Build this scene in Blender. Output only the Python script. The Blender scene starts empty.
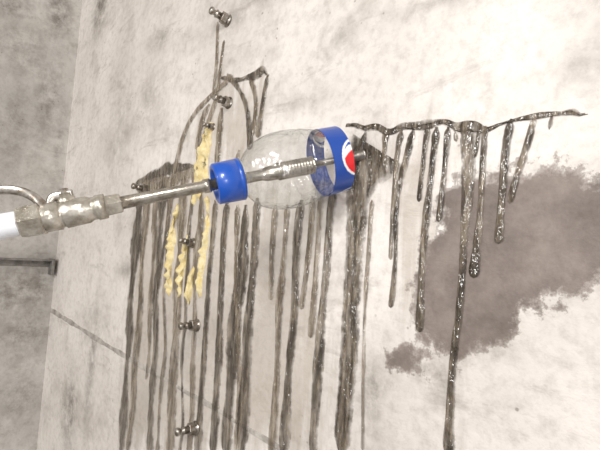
import bpy, bmesh, math, random
import numpy as np
from mathutils import Vector, Matrix, noise
random.seed(7)
sc = bpy.context.scene
sc.view_settings.view_transform = 'Standard'
col = sc.collection

# ------------------------------------------------------------------ camera
F = 433.0
yaw, pitch, roll = math.radians(45), math.radians(4.0), math.radians(3.6)
fw = Vector((-math.sin(yaw)*math.cos(pitch), math.cos(yaw)*math.cos(pitch), math.sin(pitch)))
rt = fw.cross(Vector((0,0,1))).normalized()
up = rt.cross(fw).normalized()
u2 = up*math.cos(roll) - rt*math.sin(roll)
r2 = rt*math.cos(roll) + up*math.sin(roll)
def ray(px, py):
    return fw + r2*((px-300)/F) + u2*((225-py)/F)
D = (ray(342,159)*0.390).y + 0.018
CAM = Vector((0, -D, 1.35))
cd = bpy.data.cameras.new("camera"); cam = bpy.data.objects.new("camera", cd); col.objects.link(cam)
cd.sensor_width = 36; cd.lens = 36*F/600; cd.clip_start = 0.01; cd.clip_end = 50
M = Matrix((r2, u2, -fw)).transposed().to_4x4(); M.translation = CAM
cam.matrix_world = M
sc.camera = cam

def on_wall(px, py):            # point of the main wall (y=0)
    r = ray(px, py); t = -CAM.y/r.y
    return CAM + r*t
def at(px, py, d): return CAM + ray(px,py)*d
XL = on_wall(60, 220).x         # corner with left wall
def on_left(px, py):
    r = ray(px, py); t = (XL-CAM.x)/r.x
    return CAM + r*t

# ------------------------------------------------------------------ materials
def newmat(name):
    m = bpy.data.materials.new(name); m.use_nodes = True
    nt = m.node_tree; b = nt.nodes["Principled BSDF"]
    return m, nt, b
def N(nt, t, **kw):
    n = nt.nodes.new(t)
    for k, v in kw.items():
        if k in n.inputs: n.inputs[k].default_value = v
        else: setattr(n, k, v)
    return n
def ramp(nt, src, stops):
    r = nt.nodes.new('ShaderNodeValToRGB'); e = r.color_ramp.elements
    while len(e) < len(stops): e.new(0.5)
    for i, (p, c) in enumerate(stops):
        if not hasattr(c,'__len__'): c=(c,c,c)
        e[i].position = p; e[i].color = (c if len(c)==4 else (*c,1))
    nt.links.new(src, r.inputs[0]); return r
def mixc(nt, fac, a, b, mode='MIX'):
    m = nt.nodes.new('ShaderNodeMix'); m.data_type='RGBA'; m.blend_type = mode
    for s, v in ((m.inputs[0],fac),(m.inputs[6],a),(m.inputs[7],b)):
        if hasattr(v,'links'): nt.links.new(v, s)
        elif isinstance(v,(int,float)): s.default_value = v
        else: s.default_value = (*v,1)
    return m.outputs[2]
def math_(nt, op, a, b=None, c=None, clamp=False):
    m = nt.nodes.new('ShaderNodeMath'); m.operation = op; m.use_clamp = clamp
    for i, v in enumerate((a,b,c)):
        if v is None: continue
        if hasattr(v,'links'): nt.links.new(v, m.inputs[i])
        else: m.inputs[i].default_value = v
    return m.outputs[0]
def noise_(nt, scale, detail=5, rough=0.55, vec=None, dist=0.0):
    n = N(nt,'ShaderNodeTexNoise', Scale=scale, Detail=detail, Roughness=rough, Distortion=dist)
    if vec is not None: nt.links.new(vec, n.inputs['Vector'])
    return n.outputs['Fac']
def bump_(nt, b, h, strength, distance):
    n = N(nt,'ShaderNodeBump', Strength=strength, Distance=distance)
    nt.links.new(h, n.inputs['Height']); nt.links.new(n.outputs[0], b.inputs['Normal'])

def concrete(name, masks, lo, hi):
    m, nt, b = newmat(name)
    co = N(nt,'ShaderNodeNewGeometry').outputs['Position']
    n1 = noise_(nt, 3.2, 6, .6, co, .4)
    n2 = noise_(nt, 14, 6, .65, co)
    n3 = noise_(nt, 90, 5, .7, co)
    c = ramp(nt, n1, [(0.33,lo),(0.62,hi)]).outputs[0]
    blot = ramp(nt, n2, [(0.28,(.66,.64,.62)),(0.50,(1,1,1))]).outputs[0]
    c = mixc(nt, .8, c, blot, 'MULTIPLY')
    fine = ramp(nt, n3, [(0.30,(.70,.68,.66)),(0.54,(1,1,1))]).outputs[0]
    c = mixc(nt, .65, c, fine, 'MULTIPLY')
    mp = N(nt,'ShaderNodeMapping'); mp.inputs['Scale'].default_value=(9,9,30); nt.links.new(co, mp.inputs[0])
    n4 = noise_(nt, 1.0, 7, .72, mp.outputs[0], .8)
    sm = ramp(nt, n4, [(0.32,(.62,.60,.58)),(0.43,(1,1,1))]).outputs[0]
    c = mixc(nt, .6, c, sm, 'MULTIPLY')
    v = N(nt,'ShaderNodeTexVoronoi', Scale=75); nt.links.new(co, v.inputs['Vector'])
    pit = ramp(nt, v.outputs['Distance'], [(0.06,(.42,.40,.38)),(0.12,(1,1,1))]).outputs[0]
    pm = ramp(nt, noise_(nt, 9, 2, .5, co), [(.52,0),(.60,.8)]).outputs[0]
    c = mixc(nt, pm, c, mixc(nt,1.0,c,pit,'MULTIPLY'))
    if 'grime' in masks:
        a = N(nt,'ShaderNodeAttribute', attribute_name='grime').outputs['Fac']
        g = math_(nt,'MULTIPLY', a, ramp(nt, noise_(nt, 34, 7, .75, co), [(.36,0),(.60,1)]).outputs[0])
        c = mixc(nt, g, c, (.17,.15,.13))
    if 'damp' in masks:
        a = N(nt,'ShaderNodeAttribute', attribute_name='film').outputs['Fac']
        mv = N(nt,'ShaderNodeMapping'); mv.inputs['Scale'].default_value=(60,60,7); nt.links.new(co, mv.inputs[0])
        st = noise_(nt, 1.0, 4, .6, mv.outputs[0], .3)
        s = math_(nt,'ADD', math_(nt,'MULTIPLY', a, 22.0), math_(nt,'MULTIPLY', math_(nt,'SUBTRACT', st, .48), 4.0))
        f = ramp(nt, s, [(.0,0),(.9,1)]).outputs[0]
        c = mixc(nt, math_(nt,'MULTIPLY', f, .5), c, (.36,.305,.25))
        a = N(nt,'ShaderNodeAttribute', attribute_name='damp').outputs['Fac']
        ed = noise_(nt, 38, 10, .74, co)
        s = math_(nt,'ADD', math_(nt,'MULTIPLY', a, 85.0), math_(nt,'MULTIPLY', math_(nt,'SUBTRACT', ed, .47), 7.0))
        f = ramp(nt, s, [(.0,0),(.20,.6),(.75,1)]).outputs[0]
        inner = ramp(nt, noise_(nt, 15, 8, .70, co), [(.38,(.105,.081,.068)),(.50,(.165,.132,.115)),(.64,(.25,.205,.18))]).outputs[0]
        c = mixc(nt, math_(nt,'MULTIPLY', f, .95), c, inner)
        rr = N(nt,'ShaderNodeMapRange'); nt.links.new(f, rr.inputs[0]); rr.inputs[3].default_value=.75; rr.inputs[4].default_value=.55
        nt.links.new(rr.outputs[0], b.inputs['Roughness'])
    else: b.inputs['Roughness'].default_value = .8
    b.inputs['Specular IOR Level'].default_value=.3
    nt.links.new(c, b.inputs['Base Color'])
    h = math_(nt,'ADD', math_(nt,'MULTIPLY', n2, 1.0), math_(nt,'MULTIPLY', n3, .35))
    bump_(nt, b, h, .4, .006)
    return m
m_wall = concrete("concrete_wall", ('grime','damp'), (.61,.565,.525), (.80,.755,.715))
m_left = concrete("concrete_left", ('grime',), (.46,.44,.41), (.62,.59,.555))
m_floor = concrete("concrete_floor", (), (.3,.28,.26), (.42,.39,.36))

def simple(name, color, rough=.5, metal=0, coat=0, nscale=None, color2=None, bump=None):
    m, nt, b = newmat(name)
    b.inputs['Base Color'].default_value=(*color,1); b.inputs['Roughness'].default_value=rough
    b.inputs['Metallic'].default_value=metal; b.inputs['Coat Weight'].default_value=coat
    b.inputs['Coat Roughness'].default_value=.05
    co = N(nt,'ShaderNodeNewGeometry').outputs['Position']
    if nscale:
        f = noise_(nt, nscale, 5, .65, co)
        nt.links.new(ramp(nt, f, [(.36,color),(.64,color2)]).outputs[0], b.inputs['Base Color'])
        if bump: bump_(nt, b, f, bump[0], bump[1])
    return m
def resin(name, dark, mid, pale, thin):
    # thin film of wet, dirty resin: ragged edge, clear patches
    m, nt, b = newmat(name)
    co = N(nt,'ShaderNodeNewGeometry').outputs['Position']
    ac = N(nt,'ShaderNodeAttribute', attribute_name='across').outputs['Fac']
    al = N(nt,'ShaderNodeAttribute', attribute_name='along').outputs['Fac']
    mv = N(nt,'ShaderNodeMapping'); mv.inputs['Scale'].default_value=(210,210,30); nt.links.new(co, mv.inputs[0])
    f = noise_(nt, 1.0, 5, .65, mv.outputs[0], .2)
    base = ramp(nt, f, [(.40,dark),(.52,mid),(.64,pale)]).outputs[0]
    nt.links.new(base, b.inputs['Base Color'])
    b.inputs['Roughness'].default_value=.16; b.inputs['Specular IOR Level'].default_value=1.0
    mb = N(nt,'ShaderNodeMapping'); mb.inputs['Scale'].default_value=(190,190,120); nt.links.new(co, mb.inputs[0])
    bump_(nt, b, noise_(nt, 1.0, 2, .5, mb.outputs[0]), 1.0, .0036)
    en = noise_(nt, 90, 5, .7, co)
    edge = math_(nt,'ADD', ac, math_(nt,'MULTIPLY', math_(nt,'SUBTRACT', en, .5), 1.1))
    e = ramp(nt, edge, [(.55,1),(.98,0)]).outputs[0]
    hole = ramp(nt, noise_(nt, 1.0, 4, .6, mv.outputs[0], .9), [(.42,1),(.64,thin)]).outputs[0]
    cov = math_(nt,'MULTIPLY', math_(nt,'MULTIPLY', e, hole), al)
    tr = N(nt,'ShaderNodeBsdfTransparent'); ms = N(nt,'ShaderNodeMixShader')
    nt.links.new(cov, ms.inputs[0]); nt.links.new(tr.outputs[0], ms.inputs[1]); nt.links.new(b.outputs[0], ms.inputs[2])
    nt.links.new(ms.outputs[0], nt.nodes['Material Output'].inputs[0])
    return m
m_resin = resin("wet_resin", (.034,.025,.016), (.115,.088,.06), (.30,.245,.18), .55)
m_resin2 = resin("wet_resin_pale", (.12,.09,.06), (.25,.20,.145), (.48,.41,.32), .4)
m_joint = simple("dark_joint_line", (.24,.22,.195), .9, nscale=50, color2=(.52,.48,.44))  # mottled darker tone of the formwork joint
m_foam = simple("yellow_foam", (.78,.60,.24), .7, nscale=150, color2=(.84,.75,.48), bump=(1,.003))
m_steel = simple("zinc_steel", (.50,.47,.43), .32, .9, nscale=160, color2=(.20,.165,.13))
m_brass = simple("grimy_pipe", (.56,.52,.46), .26, .85, nscale=110, color2=(.29,.25,.20), bump=(.3,.0006))
m_coup = simple("resin_caked_metal", (.62,.585,.52), .26, .65, nscale=90, color2=(.32,.285,.23), bump=(.7,.0018))
m_hose = simple("white_hose", (.78,.80,.84), .35)
m_blue = simple("blue_plastic", (.006,.075,.42), .3, coat=.4)
m_lblue = simple("label_blue", (.008,.060,.33), .35, coat=.3)
m_red = simple("label_red", (.70,.015,.02), .35, coat=.3)
m_white = simple("label_white", (.80,.80,.80), .35, coat=.3)
m_dark = simple("cap_shade_dark", (.03,.028,.025), .6)  # near-black colour standing in for shade inside the cap
# thin clear PET
m_pet, nt, b = newmat("clear_pet")
nt.nodes.remove(b)
co = N(nt,'ShaderNodeNewGeometry').outputs['Position']
bp = N(nt,'ShaderNodeBump', Strength=1.0, Distance=.006); nt.links.new(noise_(nt, 55, 3, .5, co), bp.inputs['Height'])
gl_ = N(nt,'ShaderNodeBsdfGlossy'); gl_.inputs['Roughness'].default_value=.09; gl_.inputs[0].default_value=(1,1,1,1)
nt.links.new(bp.outputs[0], gl_.inputs['Normal'])
tr = N(nt,'ShaderNodeBsdfTransparent')
lw = N(nt,'ShaderNodeLayerWeight', Blend=.5); nt.links.new(bp.outputs[0], lw.inputs['Normal'])
edge = ramp(nt, lw.outputs['Facing'], [(.30,(.95,.955,.95)),(.60,(.88,.89,.88)),(.84,(.72,.735,.73)),(.97,(.44,.46,.46))]).outputs[0]
nt.links.new(edge, tr.inputs[0])
fac = ramp(nt, lw.outputs['Facing'], [(0,.09),(.5,.15),(.8,.30),(1,.65)]).outputs[0]
ms = N(nt,'ShaderNodeMixShader')
nt.links.new(fac, ms.inputs[0]); nt.links.new(tr.outputs[0], ms.inputs[1]); nt.links.new(gl_.outputs[0], ms.inputs[2])
nt.links.new(ms.outputs[0], nt.nodes['Material Output'].inputs[0])

def link(name, me, mats=(), parent=None, smooth=True):
    o = bpy.data.objects.new(name, me); col.objects.link(o)
    for m in mats: me.materials.append(m)
    if smooth: me.polygons.foreach_set('use_smooth',[True]*len(me.polygons))
    if parent: o.parent = parent
    return o

# ------------------------------------------------------------------ room shell
def grid_wall(name, origin, du, dv, nu, nv, mat, attrs, flip=False):
    us = np.linspace(0,1,nu); vs = np.linspace(0,1,nv)
    U,V = np.meshgrid(us,vs); P = (np.array(origin)[None,None,:] + U[...,None]*np.array(du) + V[...,None]*np.array(dv)).reshape(-1,3)
    idx = np.arange(nu*nv).reshape(nv,nu)
    q = np.stack([idx[:-1,:-1],idx[:-1,1:],idx[1:,1:],idx[1:,:-1]],-1).reshape(-1,4)
    if flip: q = q[:,::-1]
    me = bpy.data.meshes.new(name); me.from_pydata(P.tolist(),[],q.tolist())
    for k, fn in attrs.items():
        a = me.attributes.new(k,'FLOAT','POINT'); a.data.foreach_set('value', fn(P).astype(np.float32))
    return link(name, me, [mat])
def sdf(P2, poly):      # positive inside
    poly = np.array(poly); n=len(poly); d = np.full(len(P2),1e9); ins = np.zeros(len(P2),bool)
    for i in range(n):
        a=poly[i]; c=poly[(i+1)%n]; e=c-a; w=P2-a
        t=np.clip((w@e)/(e@e+1e-12),0,1); d=np.minimum(d, np.linalg.norm(w-t[:,None]*e,axis=1))
        cond=((a[1]>P2[:,1])!=(c[1]>P2[:,1]))
        x=(c[0]-a[0])*(P2[:,1]-a[1])/(c[1]-a[1]+1e-12)+a[0]
        ins ^= cond&(P2[:,0]<x)
    return np.where(ins,d,-d)
def wp(l): return [(on_wall(*p).x,on_wall(*p).z) for p in l]
stain = wp([(462,182),(500,170),(540,162),(575,168),(602,180),(640,205),(650,250),(600,275),(562,300),(515,328),(485,348),(458,362),(425,345),(412,315),(420,262),(434,225),(444,190)])
stain2 = wp([(388,345),(406,345),(422,356),(420,375),(403,375),(388,364)])
films = [wp(l) for l in (
 [(138,172),(190,160),(222,160),(262,195),(262,300),(252,460),(205,460),(120,460),(118,380),(130,260)],
 [(222,165),(330,190),(335,300),(318,460),(230,460),(222,330)],
 [(350,140),(460,128),(468,170),(445,190),(420,300),(395,300),(372,200),(352,300),(346,230)],
 [(180,130),(228,76),(268,72),(270,110),(252,170),(185,170)],
 [(428,360),(450,362),(440,400),(428,390)])]
def damp(P): q=P[:,[0,2]]; return np.maximum(sdf(q,stain),sdf(q,stain2))
def film(P):
    q=P[:,[0,2]]; r=sdf(q,films[0])
    for f_ in films[1:]: r=np.maximum(r,sdf(q,f_))
    return r
def blobs(lst, fn, ax):
    cs=[]
    for (px,py,rx,ry,s) in lst:
        c=fn(px,py); e=fn(px+rx,py); g=fn(px,py+ry)
        cs.append((getattr(c,ax),c.z,abs(getattr(e,ax)-getattr(c,ax)),abs(g.z-c.z),s))
    def f(P):
        a = P[:,0] if ax=='x' else P[:,1]; r=np.zeros(len(P))
        for (cx,cz,rx,rz,s) in cs:
            r=np.maximum(r, s*np.exp(-(((a-cx)/rx)**2+((P[:,2]-cz)/rz)**2)))
        return r
    return f
gm = blobs([(100,10,8,24,1),(78,5,5,10,.7),(125,270,10,10,.6),(230,20,40,14,.5),(430,5,60,8,.45),(70,410,7,40,.9),(92,360,4,70,.8),(435,375,18,24,.8),(495,350,22,14,.6),
            (120,130,12,60,.4),(300,100,50,12,.35),(340,35,14,14,.5),(585,70,30,20,.4),(150,100,14,30,.45),(160,40,10,10,.6),(372,395,12,40,.8),(380,380,20,30,.5),(470,345,30,16,.7),(560,185,40,12,.5),(95,330,20,30,.4)], on_wall, 'x')
gl = blobs([(60,12,14,24,1),(10,6,24,12,.85),(48,100,16,50,.7),(14,290,34,24,.9),(40,285,12,30,.9),(25,330,30,30,.75),(14,130,16,50,.6),(20,400,25,25,.6),(58,150,5,45,.7),(25,50,30,30,.6)], on_left, 'y')
WX1 = 0.9
grid_wall("wall_back",(XL,0,0),(WX1-XL,0,0),(0,0,2.6),380,440,m_wall,{'damp':damp,'film':film,'grime':gm})
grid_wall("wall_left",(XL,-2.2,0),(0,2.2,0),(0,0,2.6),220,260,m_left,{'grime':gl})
grid_wall("floor",(XL,-2.2,0),(WX1-XL,0,0),(0,2.2,0),4,4,m_floor,{})
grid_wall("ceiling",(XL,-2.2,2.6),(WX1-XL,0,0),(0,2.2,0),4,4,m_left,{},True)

# ------------------------------------------------------------------ resin runs
def resample(pts, step):
    out=[]
    for i in range(len(pts)-1):
        a,b_=pts[i],pts[i+1]; n=max(1,int((Vector(b_[:2])-Vector(a[:2])).length/step))
        p0=pts[max(i-1,0)]; p3=pts[min(i+2,len(pts)-1)]
        for k in range(n):
            t=k/n; r=[]
            for j in range(3):
                A,B,C,E=p0[j],a[j],b_[j],p3[j]
                if j==2: r.append(B+(C-B)*t)
                else: r.append(.5*((2*B)+(-A+C)*t+(2*A-5*B+4*C-E)*t*t+(-A+3*B-3*C+E)*t**3))
            out.append(tuple(r))
    out.append(tuple(pts[-1])); return out
LAYER=[0]
def run_mesh(bm, path, hmax=.0013, wob=.0014, bead=True, wvar=.45, hk=.24, taper0=True, mi=0, lump=0.0, edge=0.0, ws=1.1, fade=0.0):
    la_=bm.verts.layers.float.get('across') or bm.verts.layers.float.new('across')
    lb_=bm.verts.layers.float.get('along') or bm.verts.layers.float.new('along')
    LAYER[0]+=1; y0=.00006*(LAYER[0]%9)
    pts=[]
    for px,py,w in path:
        w*=ws
        p=on_wall(px,py); a=on_wall(px-w/2,py); c=on_wall(px+w/2,py)
        pts.append((p.x,p.z,(c-a).length))
    pts=resample(pts,.0022); n=len(pts); K=8; sd=random.random()*100; rows=[]
    for i,(x,z,w) in enumerate(pts):
        q=pts[min(i+1,n-1)]; q0=pts[max(i-1,0)]
        t=Vector((q[0]-q0[0],q[1]-q0[1])); t = t.normalized() if t.length>1e-9 else Vector((0,-1))
        nn=Vector((-t.y,t.x))
        if nn.x<0 and abs(t.y)>.5: nn=-nn
        s=i*.0022
        w2=w*(1+wvar*noise.noise(Vector((sd,s*16,0)))+wvar*.45*noise.noise(Vector((sd,s*55,3))))
        off=wob*noise.noise(Vector((sd+9,s*14,0)))*2
        de=(n-1-i)*.0022; ds=i*.0022
        k=1
        if bead:
            L=w*1.3
            if de<L: u_=1-de/L; k=math.sqrt(max(0.0,1-u_*u_))
            if de<w*3: w2*=1.08
        else:
            if de<w: k=max(.05,de/w)
        if taper0 and ds<w: k*=max(.35,ds/w)
        w2*=max(k,.03); h=min(hmax,hk*w2)
        row=[]
        for j in range(K+1):
            u_=j/K*2-1
            e = edge*w*noise.noise(Vector((s*50,u_*1.5,sd))) if edge else 0
            xx=x+nn.x*(u_*w2/2+off+e); zz=z+nn.y*(u_*w2/2+off+e)
            hh=h*math.sqrt(max(0,1-u_*u_))
            if lump: hh*=max(.1,1+lump*noise.noise(Vector((xx*150,zz*150,sd)))*1.8)
            yy=-.00015-y0-hh
            if abs(u_)>.99: yy=.0004
            vv=bm.verts.new((xx,yy,zz)); vv[la_]=abs(u_)
            vv[lb_]=1.0-fade*(i/max(1,n-1))
            row.append(vv)
        rows.append(row)
    for a,c in zip(rows[:-1],rows[1:]):
        for j in range(K):
            f_=bm.faces.new((a[j],a[j+1],c[j+1],c[j])); f_.material_index=mi
bm=bmesh.new()
R=lambda p,**k: run_mesh(bm,p,**k)
R([(346,127,5),(356,128,6),(366,131,7),(378,129,6),(392,131,6),(404,128,7),(420,125,7),(440,124,8),(456,127,10),(470,126,9),(486,129,8),(500,122,6),(520,117,6),(545,114,5),(566,113,6),(585,114,6)],bead=False,wvar=.8,edge=.6,wob=.002,ws=1.3)
R([(562,113,6),(572,112,10),(580,115,11),(588,114,6)],bead=False,edge=.4)
runs=[
 [(553,114,5),(549,130,6)],
 [(534,117,6),(527,150,7),(518,180,7),(511,204,8)],
 [(511,119,9),(504,150,8),(501,195,7),(499,244,8)],
 [(486,126,9),(483,170,7),(479,220,7),(473,278,9)],
 [(459,126,13),(468,140,14),(467,180,11),(464,240,10),(459,310,9),(454,380,9),(447,455,10)],
 [(449,127,7),(444,170,6),(439,222,7)],
 [(437,127,9),(431,165,8),(426,210,8),(423,260,7),(418,332,9)],
 [(427,127,6),(423,165,5),(420,202,5)],
 [(414,129,8),(408,160,6),(398,200,6),(394,250,5),(391,308,6)],
 [(402,130,8),(397,160,6),(393,210,5),(391,260,4)],
 [(391,130,5),(385,150,6)],
 [(455,130,6),(456,142,7)],
 [(478,128,5),(474,158,5)],
]
for r_ in runs: R(r_)
R([(376,148,60),(371,158,54),(364,178,38),(359,203,23),(354,260,17),(350,320,16),(346,400,16),(342,460,17)],hmax=.0008,bead=False,wvar=.12,edge=.05,ws=1.15,taper0=False)
R([(366,132,6),(360,150,6),(352,190,6)])
R([(384,132,6),(386,150,6),(376,175,6)])
R([(372,200,5),(366,300,4),(362,450,3)],mi=1,fade=.5)
mid=[
 [(334,188,9),(328,250,9),(322,330,9),(312,455,9)],
 [(322,196,6),(318,260,6),(311,338,6)],
 [(313,196,7),(308,260,6),(303,310,5)],
 [(302,200,8),(296,270,8),(291,350,8),(284,455,9)],
 [(288,205,7),(283,270,6),(278,350,7),(272,455,7)],
 [(277,205,6),(273,250,5),(270,300,5)],
 [(258,198,7),(254,260,8),(248,340,11),(242,455,10)],
 [(246,205,10),(242,270,12),(234,330,13),(230,390,10),(226,455,13)],
 [(238,205,5),(236,300,6),(241,380,6),(236,455,6)],
 [(228,200,7),(222,270,6),(219,350,8),(213,455,7)],
 [(216,200,6),(210,270,5),(205,350,6),(197,455,6)],
]
for i,r_ in enumerate(mid): R(r_,mi=1 if i in (1,2,4,5,8) else 0,fade=.2)
left=[
 [(141,190,9),(137,235,9),(130,320,7),(121,455,6)],
 [(150,188,8),(144,250,4),(139,330,4),(129,455,4)],
 [(158,182,9),(155,225,8),(151,320,4),(147,380,3)],
 [(165,180,7),(160,250,6),(156,330,6),(149,455,7)],
 [(173,176,5),(168,230,4),(165,330,3),(158,455,3)],
 [(184,172,9),(180,240,8),(176,330,9),(170,455,7)],
 [(193,172,4),(189,240,4),(185,330,3),(180,455,3)],
 [(204,180,6),(198,250,7),(194,330,5),(190,455,5)],
 [(146,200,4),(141,270,3),(135,360,3),(130,420,2)],
 [(170,190,4),(163,260,3),(160,290,4)],
]
for i,r_ in enumerate(left): R(r_,mi=0 if i in (0,3,6,9) else 1,fade=.3,wob=.004,wvar=.7)
R([(136,182,5),(146,178,8),(160,172,7),(176,166,8),(190,163,6),(206,166,6)],bead=False,edge=.25,wvar=.8,mi=0,wob=.006,ws=.8)
R([(138,190,4),(150,185,6),(168,180,6),(186,175,5),(202,176,4)],bead=False,edge=.25,wvar=.8,mi=1,wob=.008,ws=1.5)
R([(230,78,5),(212,96,4),(193,118,4),(183,140,5),(178,160,5),(174,176,5)],bead=False,mi=1,ws=.9)
R([(222,78,4),(240,80,5),(256,74,7),(264,71,8),(269,76,7)],bead=False,edge=.4,wvar=.5,ws=.8)
R([(225,40,2),(220,70,4),(216,100,6),(206,130,5),(196,160,5)],bead=False,mi=1,ws=.9)
R([(218,22,4),(217,60,4),(213,100,4)],bead=False,mi=1,ws=.8)
R([(228,74,5),(240,92,5),(247,110,7),(250,135,7),(249,150,6)],mi=0,ws=.8)
R([(268,75,7),(263,105,6),(258,138,6)],ws=.8)
R([(250,78,5),(256,100,5),(254,135,5)],mi=1,ws=.9)
R([(222,108,7),(219,140,7),(217,165,6)],mi=1)
R([(210,104,5),(203,120,5),(197,150,5)],mi=1)
R([(240,150,5),(236,165,5)],mi=1)
me=bpy.data.meshes.new("resin_runs"); bm.to_mesh(me); bm.free()
link("leaked_resin_runs",me,[m_resin,m_resin2])

bm=bmesh.new()
run_mesh(bm,[(48,308,1.6),(110,347,1.8),(170,382,2.4),(222,413,3),(275,445,4),(330,478,4)],hmax=.0004,bead=False,wvar=.6,wob=.0008)
me=bpy.data.meshes.new("formwork_joint_1"); bm.to_mesh(me); bm.free(); link("formwork_joint_1",me,[m_joint])  # thin dark ribbon marking the formwork joint in the wall

# yellow foam
bm=bmesh.new()
kw=dict(hmax=.004,hk=.35,bead=False,wvar=1.0,edge=.45,lump=1.0,wob=.004)
run_mesh(bm,[(210,122,6),(206,140,11),(203,160,12),(201,182,10),(199,200,5)],**kw)
run_mesh(bm,[(203,178,4),(196,196,7),(192,206,4)],**kw)
run_mesh(bm,[(178,204,4),(173,230,6),(170,262,6),(170,296,5)],**kw)
run_mesh(bm,[(207,196,3),(205,240,4),(200,298,3)],**kw)
run_mesh(bm,[(188,235,3),(184,265,5),(178,298,3)],**kw)
run_mesh(bm,[(196,265,3),(190,285,6),(188,305,3)],**kw)
me=bpy.data.meshes.new("foam"); bm.to_mesh(me); bm.free(); link("yellow_foam_sealant",me,[m_foam])

# ------------------------------------------------------------------ lathe helper
def lathe(bm, A, axis, prof, seg=32, mi=0, hexa=False, cap=False, ridge=None):
    axis=axis.normalized(); q=axis.to_track_quat('Z','Y').to_matrix()
    n=6 if hexa else seg; rows=[]
    for s,r in prof:
        row=[]
        for k in range(n):
            a=2*math.pi*k/n
            rr=r
            if ridge and ridge[0]<=s<=ridge[1]: rr=r+ridge[2]*(1 if k%2 else -1)
            row.append(bm.verts.new(A+axis*s+q@Vector((math.cos(a)*rr,math.sin(a)*rr,0))))
        rows.append(row)
    for a,c in zip(rows[:-1],rows[1:]):
        for k in range(n):
            f_=bm.faces.new((a[k],a[(k+1)%n],c[(k+1)%n],c[k])); f_.material_index=mi; f_.smooth=not hexa
    if cap:
        for r_,rev in ((rows[0],True),(rows[-1],False)):
            f_=bm.faces.new(r_[::-1] if rev else r_); f_.material_index=mi
    return rows
def finish(name,bm,mats,parent=None):
    bmesh.ops.recalc_face_normals(bm,faces=bm.faces)
    me=bpy.data.meshes.new(name); bm.to_mesh(me); bm.free()
    return link(name,me,mats,parent,smooth=False)

def packer(px,py,tilt=(0,0),s=1.0):
    p=on_wall(px,py); ax=Vector((tilt[0],-1,tilt[1])).normalized(); s*=1.3
    bm=bmesh.new(); A=p+Vector((0,.001,0))
    P=[(0,.0065),(.0015,.0068),(.002,.0045),(.0035,.0045)]
    lathe(bm,A,ax,[(a*s,r*s) for a,r in P],24,cap=True)
    lathe(bm,A,ax,[(a*s,r*s) for a,r in [(.003,.0052),(.0036,.0058),(.0085,.0058),(.009,.0052)]],hexa=True,cap=True)
    lathe(bm,A,ax,[(a*s,r*s) for a,r in [(.009,.0035),(.013,.0035),(.0135,.0042),(.0145,.0042),(.015,.0026),(.017,.0026),(.018,.0036),(.0195,.0040),(.021,.0035),(.0218,.002)]],20,cap=True)
    return finish("injection_packer",bm,[m_steel])
packer(228,21,(-.15,.2),1.0); packer(229,103,(.1,.0),.9); packer(197,325,(0,0),.95); packer(196,428,(-.1,0),1.0)
packer(148,190,(0,.1),1.0); packer(193,243,(0,.1),.8); packer(213,127,(0,0),.6)

# ------------------------------------------------------------------ injection gun line
D0,D1=.356,.390
P0=at(229,181.5,D0); P1=at(342,159,D1)
AX=(P1-P0).normalized()
def apx(px):
    i0,i1=1/D0,1/D1; t=(px-229)/(342-229)
    d=1/(i0+(i1-i0)*t); py=181.5+(159-181.5)*t
    return at(px,py,d)
def S(px): return (apx(px)-P0).dot(AX)
def dep(px): return (apx(px)-CAM).dot(fw)
def sc_(lst,k): return [(a,r*k) for a,r in lst]
gun=bpy.data.objects.new("injection_gun",None); col.objects.link(gun); gun.location=(0,0,0)
bm=bmesh.new()
lathe(bm,P0,AX,sc_([(S(95),.0046),(S(203),.0043),(S(204),.0052),(S(210),.0052),(S(211),.0043),(S(262),.0043),(S(266),.0056),(S(277),.0058),(S(278),.0070)],1.1),24,cap=True)
finish("lance_tube",bm,[m_brass],gun)
bm=bmesh.new()
s=S(278); prof=[]
e=S(312)
while s<e: prof+= [(s,.0070),(s+.0008,.0078),(s+.0016,.0078),(s+.0024,.0068)]; s+=.0028
prof+=[(s,.006),(s+.001,.003)]
lathe(bm,P0,AX,prof,28,cap=True)
finish("gripper_nozzle",bm,[m_brass],gun)
bm=bmesh.new(); kv=1.2
lathe(bm,P0,AX,sc_([(S(105),.0062),(S(106),.0070),(S(121),.0065),(S(122),.0046)],kv),hexa=True,cap=True)
lathe(bm,P0,AX,sc_([(S(42),.0075),(S(45),.0088),(S(60),.0090),(S(61),.0078),(S(64),.0078),(S(65),.0088),(S(88),.0084),(S(92),.0072),(S(96),.0072),(S(97),.0080),(S(106),.0078)],kv),28,cap=True)
lathe(bm,P0,AX,sc_([(S(19),.0085),(S(21),.0100),(S(42),.0104),(S(44),.0090)],kv),hexa=True,cap=True)
B=apx(70); upv=(u2-AX*u2.dot(AX)).normalized()
lathe(bm,B,upv,[(.004,.0060),(.0118,.0060),(.0125,.0044),(.0150,.0044)],20,cap=True)
finish("valve_body",bm,[m_coup],gun)
def tube(name,pts,r,mat,parent):
    cu=bpy.data.curves.new(name,'CURVE'); cu.dimensions='3D'; cu.bevel_depth=r; cu.bevel_resolution=6; cu.use_fill_caps=True
    sp=cu.splines.new('BEZIER'); sp.bezier_points.add(len(pts)-1)
    for b_,p in zip(sp.bezier_points,pts):
        b_.co=p; b_.handle_left_type=b_.handle_right_type='AUTO'
    o=bpy.data.objects.new(name,cu); col.objects.link(o); o.parent=parent; cu.materials.append(mat); return o
hp=[apx(22),apx(0),apx(-40)+Vector((0,0,-.006)),apx(-90)+Vector((0,0,-.03))]
tube("hose",hp,.0090,m_hose,gun)
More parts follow.
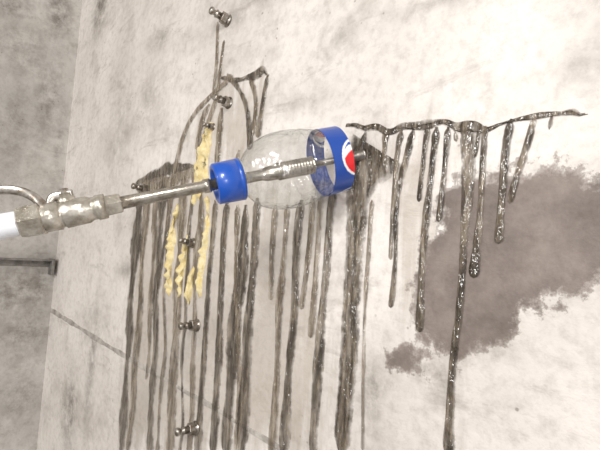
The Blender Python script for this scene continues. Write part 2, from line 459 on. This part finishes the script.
def bar(name,pts,w,t,mat,parent,wdir):
    bm=bmesh.new(); rows=[]; P=[]
    for i in range(len(pts)-1):
        p0=pts[max(i-1,0)];a=pts[i];c=pts[i+1];p3=pts[min(i+2,len(pts)-1)]
        for k in range(8):
            u_=k/8; P.append(.5*((2*a)+(-p0+c)*u_+(2*p0-5*a+4*c-p3)*u_*u_+(-p0+3*a-3*c+p3)*u_**3))
    P.append(pts[-1])
    for i,p in enumerate(P):
        tg=(P[min(i+1,len(P)-1)]-P[max(i-1,0)]).normalized()
        n1=(wdir-tg*wdir.dot(tg)).normalized(); n2_=tg.cross(n1)
        row=[]
        for k in range(12):
            a=2*math.pi*k/12; ca,sa=math.cos(a),math.sin(a)
            f1=math.copysign(abs(ca)**.5,ca); f2=math.copysign(abs(sa)**.5,sa)
            row.append(bm.verts.new(p+n1*f1*w/2+n2_*f2*t/2))
        rows.append(row)
    for a,c in zip(rows[:-1],rows[1:]):
        for k in range(12):
            f_=bm.faces.new((a[k],a[(k+1)%12],c[(k+1)%12],c[k])); f_.smooth=True
    bm.faces.new(rows[0][::-1]); bm.faces.new(rows[-1])
    return finish(name,bm,[mat],parent)
top=B+upv*.0134
d7=dep(70)
bar("valve_lever",[top+AX*.005,top-AX*.008,at(48,209,d7-.006),at(32,196,d7-.012),at(12,190,d7-.016),at(-15,192,d7-.02),at(-60,205,d7-.03)],.0064,.0045,m_steel,gun,upv)
bm=bmesh.new(); lathe(bm,B,upv,[(.0150,.0032),(.018,.0032),(.0185,.002)],hexa=True,cap=True); finish("lever_nut",bm,[m_steel],gun)

# ------------------------------------------------------------------ cut bottle used as splash guard
bot=bpy.data.objects.new("cut_soda_bottle",None); col.objects.link(bot)
bm=bmesh.new(); c0=S(214.5); c1=S(241)
kc=1.05
lathe(bm,P0,AX,sc_([(c0+.006,.0046),(c0+.006,.0112),(c0+.0004,.0118),(c0,.0126),(c0,.0148),(c0+.001,.0160),(c1-.004,.0166),(c1-.0035,.0160),(c1-.0028,.0166),(c1,.0168),(c1,.0150)],kc),96,ridge=(c0+.0015,c1-.0045,.0003))
finish("cap",bm,[m_blue],bot)
bm=bmesh.new(); lathe(bm,P0,AX,[(c0+.0052,.0047),(c0+.0048,.0075),(c0+.0058,.0113)],32); finish("cap_hole_shade",bm,[m_dark],bot)  # dark disc paints the shaded inside of the hollow cap
bm=bmesh.new()
prof=[(S(239),.0135),(S(241),.0138),(S(242),.0160),(S(243.5),.0160),(S(244.5),.0158),(S(249),.0205),(S(256),.0260),(S(264),.0297),(S(274),.0323),(S(284),.0334),(S(294),.0334),(S(300),.0328),(S(302),.0314),(S(304),.0325),(S(308),.0320),(S(310),.0306),(S(312),.0312),(S(316),.0302),(S(320),.0294),(S(330),.0292),(S(337),.0292)]
def sm(prof,n=4):
    out=[]
    for i in range(len(prof)-1):
        p0=prof[max(i-1,0)];a=prof[i];c=prof[i+1];p3=prof[min(i+2,len(prof)-1)]
        for k in range(n):
            t=k/n; s_=a[0]+(c[0]-a[0])*t
            m0=(c[1]-p0[1])/max(1e-6,c[0]-p0[0])*(c[0]-a[0]); m1=(p3[1]-a[1])/max(1e-6,p3[0]-a[0])*(c[0]-a[0])
            r=(2*t**3-3*t*t+1)*a[1]+(t**3-2*t*t+t)*m0+(-2*t**3+3*t*t)*c[1]+(t**3-t*t)*m1
            out.append((s_,r))
    out.append(prof[-1]); return out
lathe(bm,P0,AX,sm(prof),72)
finish("clear_shell",bm,[m_pet],bot)
bm=bmesh.new(); l0,l1=S(320),S(338.5); seg=220; ns=40
q=AX.to_track_quat('Z','Y').to_matrix(); ex=q@Vector((1,0,0)); ey=q@Vector((0,1,0))
tocam=(CAM-P1); tocam=(tocam-AX*tocam.dot(AX)).normalized()
la=math.atan2(tocam.dot(ey),tocam.dot(ex))
R0=.0297; rows=[]
for i in range(ns+1):
    s=l0+(l1-l0)*i/ns
    rows.append([bm.verts.new(P0+AX*s+(ex*math.cos(2*math.pi*k/seg)+ey*math.sin(2*math.pi*k/seg))*R0) for k in range(seg)])
for i in range(ns):
    for k in range(seg):
        f_=bm.faces.new((rows[i][k],rows[i][(k+1)%seg],rows[i+1][(k+1)%seg],rows[i+1][k])); f_.smooth=True
        s=l0+(l1-l0)*(i+.5)/ns; ang=2*math.pi*(k+.5)/seg
        mi=0
        for off,cs in ((0.0,l1+.007),(math.pi*.5,l1+.006),(-math.pi*.66,l1+.004)):
            da=(ang-la-off+math.pi)%(2*math.pi)-math.pi
            x=da*R0; y=s-cs; rr=math.hypot(x,y)
            if rr<.0175: mi=2
            if rr<.0155:
                wv=.0045*math.sin(y*220)
                mi = 1 if x>wv-.001 else (2 if x>wv-.0065 else 0)
        f_.material_index=mi
finish("label",bm,[m_lblue,m_red,m_white],bot)

# packer being injected
wp_=P0+AX*((0-P0.y)/AX.y)
bm=bmesh.new(); A=wp_+AX*.001; a2=-AX
lathe(bm,A,a2,[(0,.006),(.002,.006),(.0022,.0045),(.008,.0045),(.0085,.003),(max(.012,(wp_-apx(312)).length-.001),.003)],20,cap=True)
finish("injection_packer",bm,[m_steel])

# ------------------------------------------------------------------ steel strip on left wall
bm=bmesh.new()
pa=on_left(52,261); pz=pa.z
def box(bm,x0,x1,y0,y1,z0,z1):
    r=bmesh.ops.create_cube(bm,size=1)
    for v in r['verts']: v.co=Vector(((x0+x1)/2+v.co.x*(x1-x0),(y0+y1)/2+v.co.y*(y1-y0),(z0+z1)/2+v.co.z*(z1-z0)))
box(bm,XL-.002,XL+.022,-1.6,pa.y,pz,pz+.004)
box(bm,XL-.002,XL+.004,-1.6,pa.y,pz-.012,pz)
box(bm,XL-.002,XL+.024,pa.y-.006,pa.y,pz-.030,pz+.006)
bmesh.ops.bevel(bm,geom=bm.edges[:],offset=.0008,segments=1,affect='EDGES')
finish("steel_angle_bar",bm,[simple("dull_steel",(.14,.13,.12),.55,.4,nscale=60,color2=(.30,.28,.26))])

# ------------------------------------------------------------------ light
def area(name,loc,target,size,power,color=(1,1,1)):
    l=bpy.data.lights.new(name,'AREA'); l.energy=power; l.size=size; l.color=color
    o=bpy.data.objects.new(name,l); col.objects.link(o); o.location=loc
    o.rotation_euler=(Vector(target)-Vector(loc)).to_track_quat('-Z','Y').to_euler()
area("site_lamp",(.45,-1.3,2.1),(-.3,0,1.35),.22,12,(1,.98,.955))
area("work_light",(-.5,-1.6,1.6),(-.8,0,1.2),.25,8,(1,.975,.945))
area("resin_glint_light",(.12,-.75,1.62),(-.1,0,1.35),.05,1.2,(1,.985,.97))  # small unseen light added to put sharp highlights on the wet resin
area("phone_flash",(.025,-D-.03,1.385),(-.32,0,1.36),.025,.38,(1,.99,.98))
w=bpy.data.worlds.new("world"); sc.world=w; w.use_nodes=True
bg=w.node_tree.nodes['Background']; bg.inputs[0].default_value=(1,.985,.965,1); bg.inputs[1].default_value=.66
